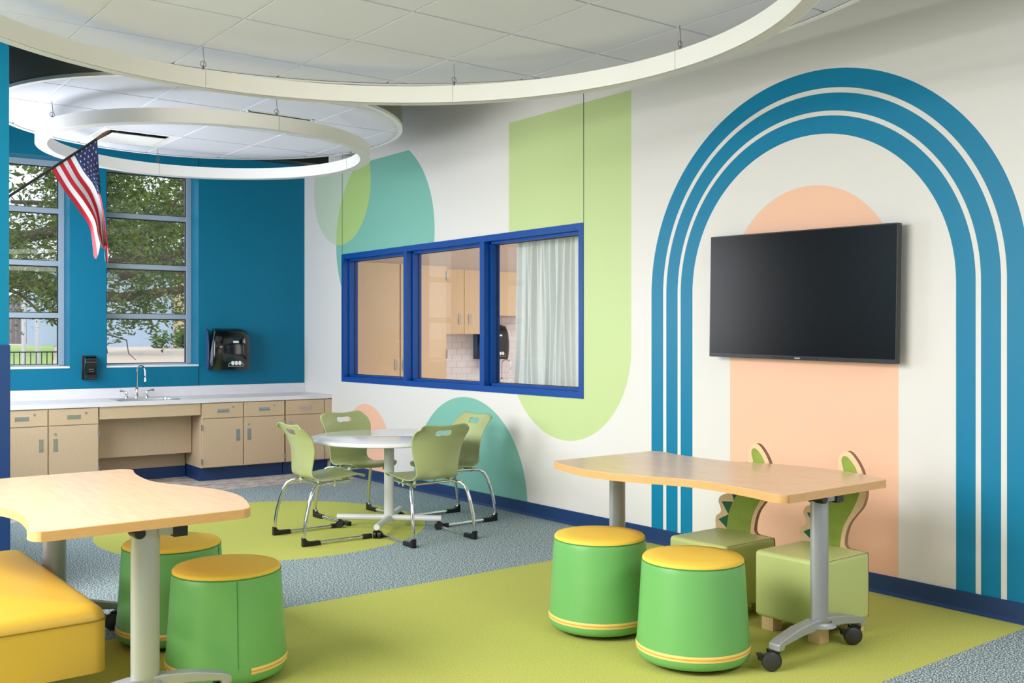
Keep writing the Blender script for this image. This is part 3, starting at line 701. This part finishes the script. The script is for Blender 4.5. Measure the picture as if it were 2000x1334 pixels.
MB().tube([(x, y, BZ1-rr) for x, y in rrect(BX0-.001, BY0-.001, BX1+.001, BY1+.001, .05, 6)], .0028, 6, closed=True).build('piping', M_['benchs'], t)
for a, b_ in ((-.25, 4.2), (.98, 4.2), (-.25, 4.85), (.98, 4.85)):
    MB().tube([(a, b_, 0), (a, b_, .19)], .02, 12, rs=[.016, .024]).build('leg', M_['rubber'], t)

# ------------------------------------------------------------------ round table
t = thing('round_table', 'round white pedestal table between the four green chairs', 'table', (3.975, 6.575, 0))
MB().lathe([(.0001, .668), (.572, .668), (.58, .673), (.582, .685), (.58, .697), (.575, .7), (.0001, .7)], 96).build('tabletop', M_['tabwhite'], t, smooth=True)
MB().tube([(0, 0, .05), (0, 0, .655)], .0375, 32).build('pedestal', M_['powder'], t, smooth=True)
MB().lathe([(.0001, .655), (.19, .655), (.19, .668)], 32).build('mounting_plate', M_['rubber'], t)
for k in range(4):
    a = radians(46+90*k)
    if k == 3: a += 0
    d = Vector((cos(a), sin(a), 0)); L = .40
    ar = MB().tube([d*.02+Vector((0, 0, .085)), d*L+Vector((0, 0, .083))], .0225, 16, rs=[.0235, .022]).build('arm', M_['powder'], t, smooth=True)
    c = d*(L-.02); side = Vector((-d.y, d.x, 0))
    MB().tube([c-side*.028+Vector((0, 0, .028)), c-side*.006+Vector((0, 0, .028))], .028, 20).tube([c+side*.006+Vector((0, 0, .028)), c+side*.028+Vector((0, 0, .028))], .028, 20).tube([c+Vector((0, 0, .028)), c+Vector((0, 0, .066))], .012, 10).build('caster', M_['rubber'], t)

# ------------------------------------------------------------------ green shell chairs
def chair():
    t = thing('school_chair', '', 'chair', (0, 0, 0), 0, 'green shell chairs round the white table')
    # local: x forward, rear floor corners at x=0
    prof = [(.525, .430), (.50, .447), (.44, .452), (.36, .446), (.28, .438), (.20, .434), (.14, .440), (.098, .462), (.078, .505), (.070, .56), (.060, .62), (.045, .68), (.025, .74), (.0, .795), (-.012, .825)]
    wid = [.165, .195, .212, .216, .212, .200, .186, .176, .172, .182, .198, .212, .221, .220, .200]
    def curve(A, s):
        x = s*(len(A)-1); i = min(int(x), len(A)-2); f = x-i
        g = lambda k: A[max(0, min(len(A)-1, k))]
        p0, p1, p2, p3 = g(i-1), g(i), g(i+1), g(i+2)
        c = lambda a, b_, c_, d: .5*((2*b_)+(-a+c_)*f+(2*a-5*b_+4*c_-d)*f*f+(-a+3*b_-3*c_+d)*f**3)
        return tuple(c(*z) for z in zip(p0, p1, p2, p3)) if isinstance(p0, tuple) else c(p0, p1, p2, p3)
    def sh(s, v):
        x, z = curve(prof, s); w_ = curve(wid, s)
        if s > .5:
            k = min(1, (s-.5)/.25); x += .045*k*(v*v)*(1 if s < .85 else 1-(s-.85)/.15*1.1)    # sides wrap forward, corners flick back
            if s > .8: z += ((s-.8)/.2)**1.5*(.022*v*v-.045*abs(v)**9)
        else:
            z += .010*v*v*sin(min(1, s/.4)*pi)
            if s < .1: x -= .02*(v*v)*(1-s/.1)
        if .36 < s < .56: 
            b_ = sin((s-.36)/.2*pi); x -= .018*b_*math.exp(-(v/.35)**2)
        return (x, v*w_, z)
    nu, nv = 20, 60
    hs, hw, hh = .90, .29, .031      # handle slot in (s, v)
    def inhole(s, v, k=1): 
        return abs(v/hw)**3+abs((s-hs)/(hh*(1-.25*math.exp(-(v/.1)**2))))**3 < k
    ss = [j/nv for j in range(nv+1)]
    ss = sorted(set(ss+[.865+.004*k for k in range(19)])); vv = [-1+2*i/44 for i in range(45)]
    V = []; idx = {}; q = MB()
    for j, s in enumerate(ss):
        for i, v in enumerate(vv):
            idx[(j, i)] = len(V); V.append([s, v])
    F = []; hole = set()
    for j in range(len(ss)-1):
        for i in range(44):
            cs, cv = (ss[j]+ss[j+1])/2, (vv[i]+vv[i+1])/2
            if inhole(cs, cv): hole |= {idx[(j, i)], idx[(j, i+1)], idx[(j+1, i)], idx[(j+1, i+1)]}
            else: F.append([idx[(j, i)], idx[(j, i+1)], idx[(j+1, i+1)], idx[(j+1, i)]])
    for k in hole:
        s, v = V[k]; ds, dv = s-hs, v
        lo, hi = 0., 6.
        if abs(ds)+abs(dv) < 1e-6: continue
        for _ in range(24):
            m_ = (lo+hi)/2
            if inhole(hs+ds*m_, dv*m_): lo = m_
            else: hi = m_
        V[k] = [hs+ds*lo, dv*lo]
    q.v = [sh(s, v) for s, v in V]; q.f = F; q.mi = [0]*len(F)
    used = sorted({i for f in F for i in f}); mp = {o: n for n, o in enumerate(used)}
    q.v = [q.v[i] for i in used]; q.f = [[mp[i] for i in f] for f in F]
    q.build('seat_shell', M_['plastic'], t, smooth=True, auto=False, solid=.007)
    hw_ = .253
    def leg(y):
        yt = y*.70
        P = [(.50, y, .016), (.25, y, .016), (.06, y, .016), (.02, y, .020), (.002, y, .034), (-.006, y, .06), (-.004, y, .10), (.008, y*.985, .18), (.032, y*.955, .27), (.056, y*.92, .34), (.078, y*.87, .382), (.105, y*.81, .402), (.14, yt, .408), (.20, yt, .410), (.38, yt, .418)]
        return MB().tube(P, .0125, 12).build('leg', M_['chrome'], t, smooth=True)
    for y in (-hw_, hw_):
        leg(y)
        MB().prism([(-.022, 0), (-.022, .062), (-.006, .062), (.02, .036), (.05, .032), (.11, .032), (.115, 0)], y-.0165, y+.0165, 'y').build('heel_cap', M_['rubber'], t, bev=.004)
        MB().box((.44, y-.016, 0), (.515, y+.016, .034)).build('toe_cap', M_['rubber'], t, bev=.007, seg=3)
    for x, z in ((.15, .408), (.37, .418)): MB().tube([(x, -.18, z), (x, .18, z)], .0095, 10).build('cross_tube', M_['chrome'], t, smooth=True)
    for x, y in ((.15, -.15), (.15, .15), (.37, -.15), (.37, .15), (.26, .18), (.26, -.18)): MB().tube([(x, y, .385), (x, y, .44)], .011, 8, rs=[.006, .012]).build('glide_button', M_['clear'], t)
    return t
M_['clear'] = mat('clear_plastic', (190, 205, 160), .2)
c0 = chair(); c0['label'] = 'green shell chair with its back to the camera, nearest at the round table'
c0.location = (3.99, 5.86, 0); c0.rotation_euler = (0, 0, radians(88))
dup(c0, (3.18, 6.612, 0), radians(-2), 'green shell chair in side view at the left of the round table')
dup(c0, (4.015, 7.37, 0), radians(-87), 'green shell chair facing the camera behind the round table by the cabinets')
dup(c0, (4.795, 6.594, 0), radians(180), 'pale green shell chair beside the mural wall, right of the round table')

# ------------------------------------------------------------------ next room
MB().box((5.32, 5.2, -.2), (9.6, 10.5, -.0)).build('floor_next_room', M_['beige'], **ST)
MB().box((5.32, 10.2, 0), (9.6, 10.35, 2.95)).build('wall_next_room_back', M_['beige'], **ST)
MB().box((9.4, 5.2, 0), (9.55, 10.35, 2.95)).build('wall_next_room_right', M_['beige'], **ST)
MB().box((5.32, 5.2, 0), (9.5, 5.35, 2.95)).build('wall_next_room_front', M_['beige'], **ST)
MB().box((5.32, 5.2, 2.95), (9.6, 10.5, 3.05)).build('ceiling_next_room', M_['beige'], **ST)
def pullv(par, x, z0, z1, y, wd=.03):
    MB().box((x, y-.012, z0), (x+wd, y, z1)).build('handle', M_['steel'], par, bev=.002)
t = thing('tall_cabinet', 'tall maple cabinet behind the left and middle panes of the blue window', 'cabinet', (0, 9.6, 0))
MB().box((5.345, .02, .1), (6.575, .59, 2.262)).build('body', M_['cabv'], t)
for a, c, hx in ((5.345, 5.945, 5.875), (5.955, 6.572, 5.975)):
    d = MB().box((a, 0, .1), (c-.004, .02, 2.258)).build('door', M_['cabv'], t, bev=.001, seg=1); pullv(d, hx, 1.08, 1.2, 0)
for z in (2.15, 1.25): MB().box((6.562, -.012, z-.05), (6.582, .0, z+.05)).build('hinge', M_['steel'], t)
def upper(label, x0, x1, z0, split):
    t = thing('wall_cabinet', label, 'cabinet', (0, 9.85, 0), 0, 'maple wall cabinets in the next room')
    MB().box((x0, .02, z0), (x1, .35, 2.25)).build('body', M_['cabv'], t)
    xs = [x0]+split+[x1]
    for i in range(len(xs)-1):
        d = MB().box((xs[i]+.003, 0, z0+.003), (xs[i+1]-.003, .02, 2.247)).build('door', M_['cabv'], t, bev=.001, seg=1)
        if z0 < 1.6: pullv(d, xs[i+1]-.09 if i == 0 else xs[i]+.06, 1.60, 1.72, 0, .035)
    return t
upper('maple two door wall cabinet seen through the middle pane', 6.60, 7.44, 1.48, [7.0])
upper('short maple wall cabinet beside the white curtain', 7.445, 8.15, 1.705, [])
t = thing('tile_backsplash', 'white subway tile splashback seen under the wall cabinets', 'splashback', (0, 10.2, 0))
MB().box((6.58, -.006, .80), (9.3, -.0005, 1.75)).build('grout_bed', M_['grout'], t)
tm = None
for r in range(12):
    z = .84+r*.078; x = 6.59-(.077 if r % 2 else 0)
    while x < 8.6:
        a = max(x, 6.585)
        if tm is None or a != x:
            o = MB().box((0, 0, 0), (.150-(a-x), .006, .0745)).build('tile', M_['tilew'], t)
            if a == x: tm = o.data
        else:
            o = bpy.data.objects.new('tile', tm); COL.objects.link(o); o.parent = t
        o.location = (a, -.011, z); x += .1535
tag(MB().box((6.58, 9.62, .80), (9.2, 10.19, .84)).build('worktop_next_room', M_['counter']), 'white worktop in the next room behind the blue window', 'worktop')
tag(MB().box((6.60, 9.66, 0.0), (9.18, 10.18, .80)).build('base_cabinet_next_room', M_['cabv']), 'maple base cabinet under the worktop in the next room', 'cabinet')
def pl2(t): t.location = (7.585, 10.185, 1.17); t.rotation_euler = (0, 0, 0)
towel('black paper towel dispenser on white tiles behind the blue mullion', pl2)
faucet('chrome faucet in the next room, seen beside the curtain', (7.64, 9.95, .84), 0)
# curtain
q = MB()
def cur(u, v):
    y = 5.66+(6.90-5.66)*u+.0; z = .01+(2.415-.01)*v
    a = .5+.5*(1-v)
    d = .032*sin(u*120+.7*sin(v*3)+2.2*sin(u*9))*(.7+.3*sin(u*31))+.028*a*sin(u*43+v*1.4)+.03*(1-v)*sin(u*17+v*2.2)+.012*sin(u*205+v*4)
    y += .03*(1-v)*sin(v*7+u*20)+(.04*(1-v) if u > .9 else 0)
    return (5.47+d, y, z)
q.grid(cur, 260, 40); o = q.build('curtain', M_['curtain'], smooth=True, auto=False, solid=.002); tag(o, 'pleated white curtain behind the right pane of the blue window', 'curtain')
tag(MB().box((5.42, 5.6, 2.40), (5.52, 7.0, 2.43)).build('curtain_track', M_['tee']), 'white curtain track above the blue window head', 'curtain rail')

# ------------------------------------------------------------------ outdoors
random.seed(7)
G = MB()
prof = [(11.4, -.1), (20, .5), (26, .86), (40, 1.0), (70, 1.18), (160, 1.3)]
def strip(name, x0, x1, seg, m, label=None, dz=0, kind=None):
    q = MB()
    P = [(y, z+dz) for y, z in prof if seg[0] < y < seg[1]]
    def zat(y):
        for (a, za), (b_, zb) in zip(prof, prof[1:]):
            if a <= y <= b_: return za+(zb-za)*(y-a)/(b_-a)+dz
        return prof[-1][1]
    P = [(seg[0], zat(seg[0]))]+P+[(seg[1], zat(seg[1]))]
    V = [(x, y, z) for y, z in P for x in (x0, x1)]
    q.add(V, [[2*i, 2*i+1, 2*i+3, 2*i+2] for i in range(len(P)-1)]); return q.build(name, m, **({'kind': kind} if kind else {}))
M_['drive'] = mat('pale_concrete', (196, 182, 170), .9, noise=.05, nscale=3)
M_['grass'] = mat('grass', (150, 176, 100), .9, noise=.12, nscale=6)
M_['bark'] = mat('bark', (78, 68, 56), .9, noise=.2, nscale=12, bump=.5, bscale=30)
strip('ground', -40, 120, (11.4, 160), M_['drive'], kind='structure')
q = MB(); q.add([(-5, 24.5, .80), (5.9, 24.5, .80), (6.55, 27, .90), (11.2, 46, 1.07), (-5, 46, 1.07), (-5, 27, .90)], [[0, 1, 2, 5], [5, 2, 3, 4]]); q.build('lawn', M_['grass'], kind='structure')
def leafmat(name, c1, c2):
    m, nt, b = newmat(name); oi = N(nt, 'ShaderNodeTexCoord'); n = N(nt, 'ShaderNodeTexNoise'); n.inputs['Scale'].default_value = 1.6; n.inputs['Detail'].default_value = 6
    nt.links.new(oi.outputs['Object'], n.inputs[0]); r = N(nt, 'ShaderNodeValToRGB'); r.color_ramp.elements[0].position = .35; r.color_ramp.elements[1].position = .65
    r.color_ramp.elements[0].color = col4(c1); r.color_ramp.elements[1].color = col4(c2); nt.links.new(n.outputs[0], r.inputs[0]); nt.links.new(r.outputs[0], b.inputs['Base Color'])
    b.inputs['Roughness'].default_value = .45
    tr = N(nt, 'ShaderNodeBsdfTranslucent'); nt.links.new(r.outputs[0], tr.inputs[0]); mx = N(nt, 'ShaderNodeMixShader'); mx.inputs[0].default_value = .35
    nt.links.new(b.outputs[0], mx.inputs[1]); nt.links.new(tr.outputs[0], mx.inputs[2]); nt.links.new(mx.outputs[0], nt.nodes['Material Output'].inputs[0]); return m
M_['leaf'] = leafmat('oak_leaves', (42, 66, 34), (118, 138, 66))
M_['leaf2'] = leafmat('shrub_leaves', (70, 104, 60), (120, 150, 90))
def leaves(q, centers, n, size, rnd):
    W_ = [c[3]**2.3 for c in centers]; CC = rnd.choices(centers, W_, k=n)
    for c in CC:
        pass; r = c[3]
        d = Vector((rnd.gauss(0, 1), rnd.gauss(0, 1), rnd.gauss(0, 1))); d.normalize(); p = Vector(c[:3])+d*r*rnd.random()**.5
        a = Vector((rnd.gauss(0, 1), rnd.gauss(0, 1), rnd.gauss(0, .6))).normalized(); b_ = a.orthogonal().normalized()
        b_ = (b_*cos(rnd.random()*6)+a.cross(b_)*sin(rnd.random()*6)).normalized(); s = size*rnd.uniform(.6, 1.3)
        q.add([p-a*s, p+b_*s*.38-a*s*.1, p+a*s, p-b_*s*.38-a*s*.1], [[0, 1, 2, 3]])
def tree(label, trunk, branches, cl, n, size, seed, grp):
    rnd = random.Random(seed); t = thing('oak_tree', label, 'tree', (trunk[0][0], trunk[0][1], 0), 0, grp); off = Vector((trunk[0][0], trunk[0][1], 0))
    sub = lambda P: [Vector(p)-off for p in P]
    MB().tube(sub(trunk), .3, 12, rs=[.34, .3, .27, .22][:len(trunk)]).build('trunk', M_['bark'], t, smooth=True)
    for P, r in branches:
        MB().tube(sub(P), r, 8, rs=[r*(1-.75*k/(len(P)-1)) for k in range(len(P))]).build('branch', M_['bark'], t, smooth=True)
    q = MB(); leaves(q, [(c[0]-off.x, c[1]-off.y, c[2], c[3]) for c in cl], n, size, rnd); o = q.build('foliage', M_['leaf'], t, kind='stuff')
    return t
def seg(p, q_, k=6, j=.12, rnd=random.Random(5)):
    p, q_ = Vector(p), Vector(q_); return [p+(q_-p)*i/k+Vector((rnd.gauss(0, j), rnd.gauss(0, j), rnd.gauss(0, j)))*(0 < i < k) for i in range(k+1)]
rnd = random.Random(11)
cl = []
for _ in range(75):
    x = rnd.uniform(2.2, 8.2); y = rnd.uniform(14.5, 19.5); lo = 2.25+.25*sin(x*2.1)
    if 5.2 < x < 6.6 and y < 17: lo -= .3
    cl.append((x, y, rnd.uniform(lo, 6.8), rnd.uniform(.45, .95)))
for _ in range(26): cl.append((rnd.uniform(3.5, 6.2), rnd.uniform(14.8, 17), rnd.uniform(1.6, 2.1), rnd.uniform(.15, .32)))
for _ in range(12): cl.append((rnd.uniform(4.1, 5.2), rnd.uniform(14.8, 15.6), rnd.uniform(1.35, 1.65), rnd.uniform(.08, .16)))
br = [(seg((1.2, 17.5, 2.2), (7.2, 16.6, 2.25)), .17), (seg((1.5, 17.4, 2.6), (5.0, 16.0, 3.4)), .16), (seg((4.4, 16.6, 2.3), (8.2, 17.2, 3.9)), .09),
      (seg((2.8, 17, 2.4), (4.2, 15.5, 1.35), 5, .07), .035), (seg((4.3, 16, 2.2), (4.55, 15.6, 1.2), 5, .05), .03), (seg((4.45, 15.8, 1.7), (4.9, 15.4, 1.1), 5, .05), .018), (seg((1.8, 17.4, 3), (4.2, 16.6, 5.2)), .13), (seg((5, 16.5, 2.4), (6.4, 15.8, 4.4)), .07)]
tree('leafy oak with long low limbs just outside the windows', [(.9, 17.6, -.05), (1.0, 17.6, 1.2), (1.2, 17.5, 2.3), (1.5, 17.4, 3.2)], br, cl, 78000, .042, 3, 'oak trees outside')
cl2 = [(rnd.uniform(4, 15), rnd.uniform(27, 34), rnd.uniform(2.9, 9.5), rnd.uniform(.8, 1.6)) for _ in range(60)]
tree('second oak farther out behind the first, filling the upper panes', [(12.5, 31, .5), (12.3, 31, 2.2), (12, 30.5, 4), (11.5, 30, 6)], [(seg((12, 30.5, 3.5), (6, 29, 5)), .2)], cl2, 9000, .17, 4, 'oak trees outside')
# railing, fence, posts, building, bush
t = thing('metal_railing', 'black metal railing seen low in the left window', 'railing', (0, 22.5, 0))
for z in (1.13, .74): MB().box((3.4, -.015, z-.012), (5.75, .015, z+.012)).build('rail', M_['black'], t)
k = 0; x = 3.45
while x < 5.75:
    MB().box((x-.008, -.008, .5), (x+.008, .008, 1.13)).build('baluster', M_['black'], t); x += .105
t = thing('board_fence', 'grey weathered board fence behind the lawn in the left window', 'fence', (0, 55, 1.0))
M_['board'] = mat('weathered_board', (112, 106, 110), .9, noise=.15, nscale=3)
x = 9.5
while x < 13.6: 
    MB().box((x, 0, 0), (x+.22, .04, 2.4+.05*random.random())).build('board', M_['board'], t); x += .235
M_['post'] = mat('galvanised', (196, 200, 206), .5)
for (x, lb) in ((5.09, 'pale grey steel post in the left window, left one'), (5.36, 'pale grey steel post in the left window beside the oak leaves')):
    tag(MB().tube([(x, 23.4, .65), (x, 23.4, 2.4), (x, 23.4, 4.2)], .045, 12).build('steel_post', M_['post']), lb, 'post', 'steel posts outside')
M_['pale'] = mat('pale_blue_wall', (160, 180, 204), .8); M_['stone'] = mat('tan_stone', (186, 166, 142), .9)
t = thing('garage_building', 'pale building with tan stone corner outside the right window', 'building', (0, 44, .95))
MB().box((11.0, 0, 0), (15.6, 6, 3.3)).build('wall', M_['pale'], t)
q = 0
t2 = MB().box((15.6, -.1, 0), (19.0, 6, 3.3)).build('stone_wall', M_['grout'], t)
for r in range(14):
    x = 15.6-(.3 if r % 2 else 0)
    while x < 18.9:
        a = max(x, 15.6); MB().box((a, -.16, .03+r*.235), (x+.58, -.08, .03+r*.235+.215)).build('stone', M_['stone'], t2, bev=.0); x += .6
MB().box((10.8, -.3, 3.3), (19.2, 6.3, 3.55)).build('roof', M_['deck'], t)
t = thing('round_bush', 'low green bush in front of the stone wall', 'bush', (14.6, 39.5, .95))
q = MB(); leaves(q, [(rnd.uniform(-1.1, 1.1), rnd.uniform(-.5, .5), rnd.uniform(.1, .5), .45) for _ in range(14)], 3500, .09, rnd); q.build('foliage', M_['leaf2'], t, kind='stuff')
MB().tube([(0, 0, 0), (0, 0, .4)], .04, 8).build('stem', M_['bark'], t)
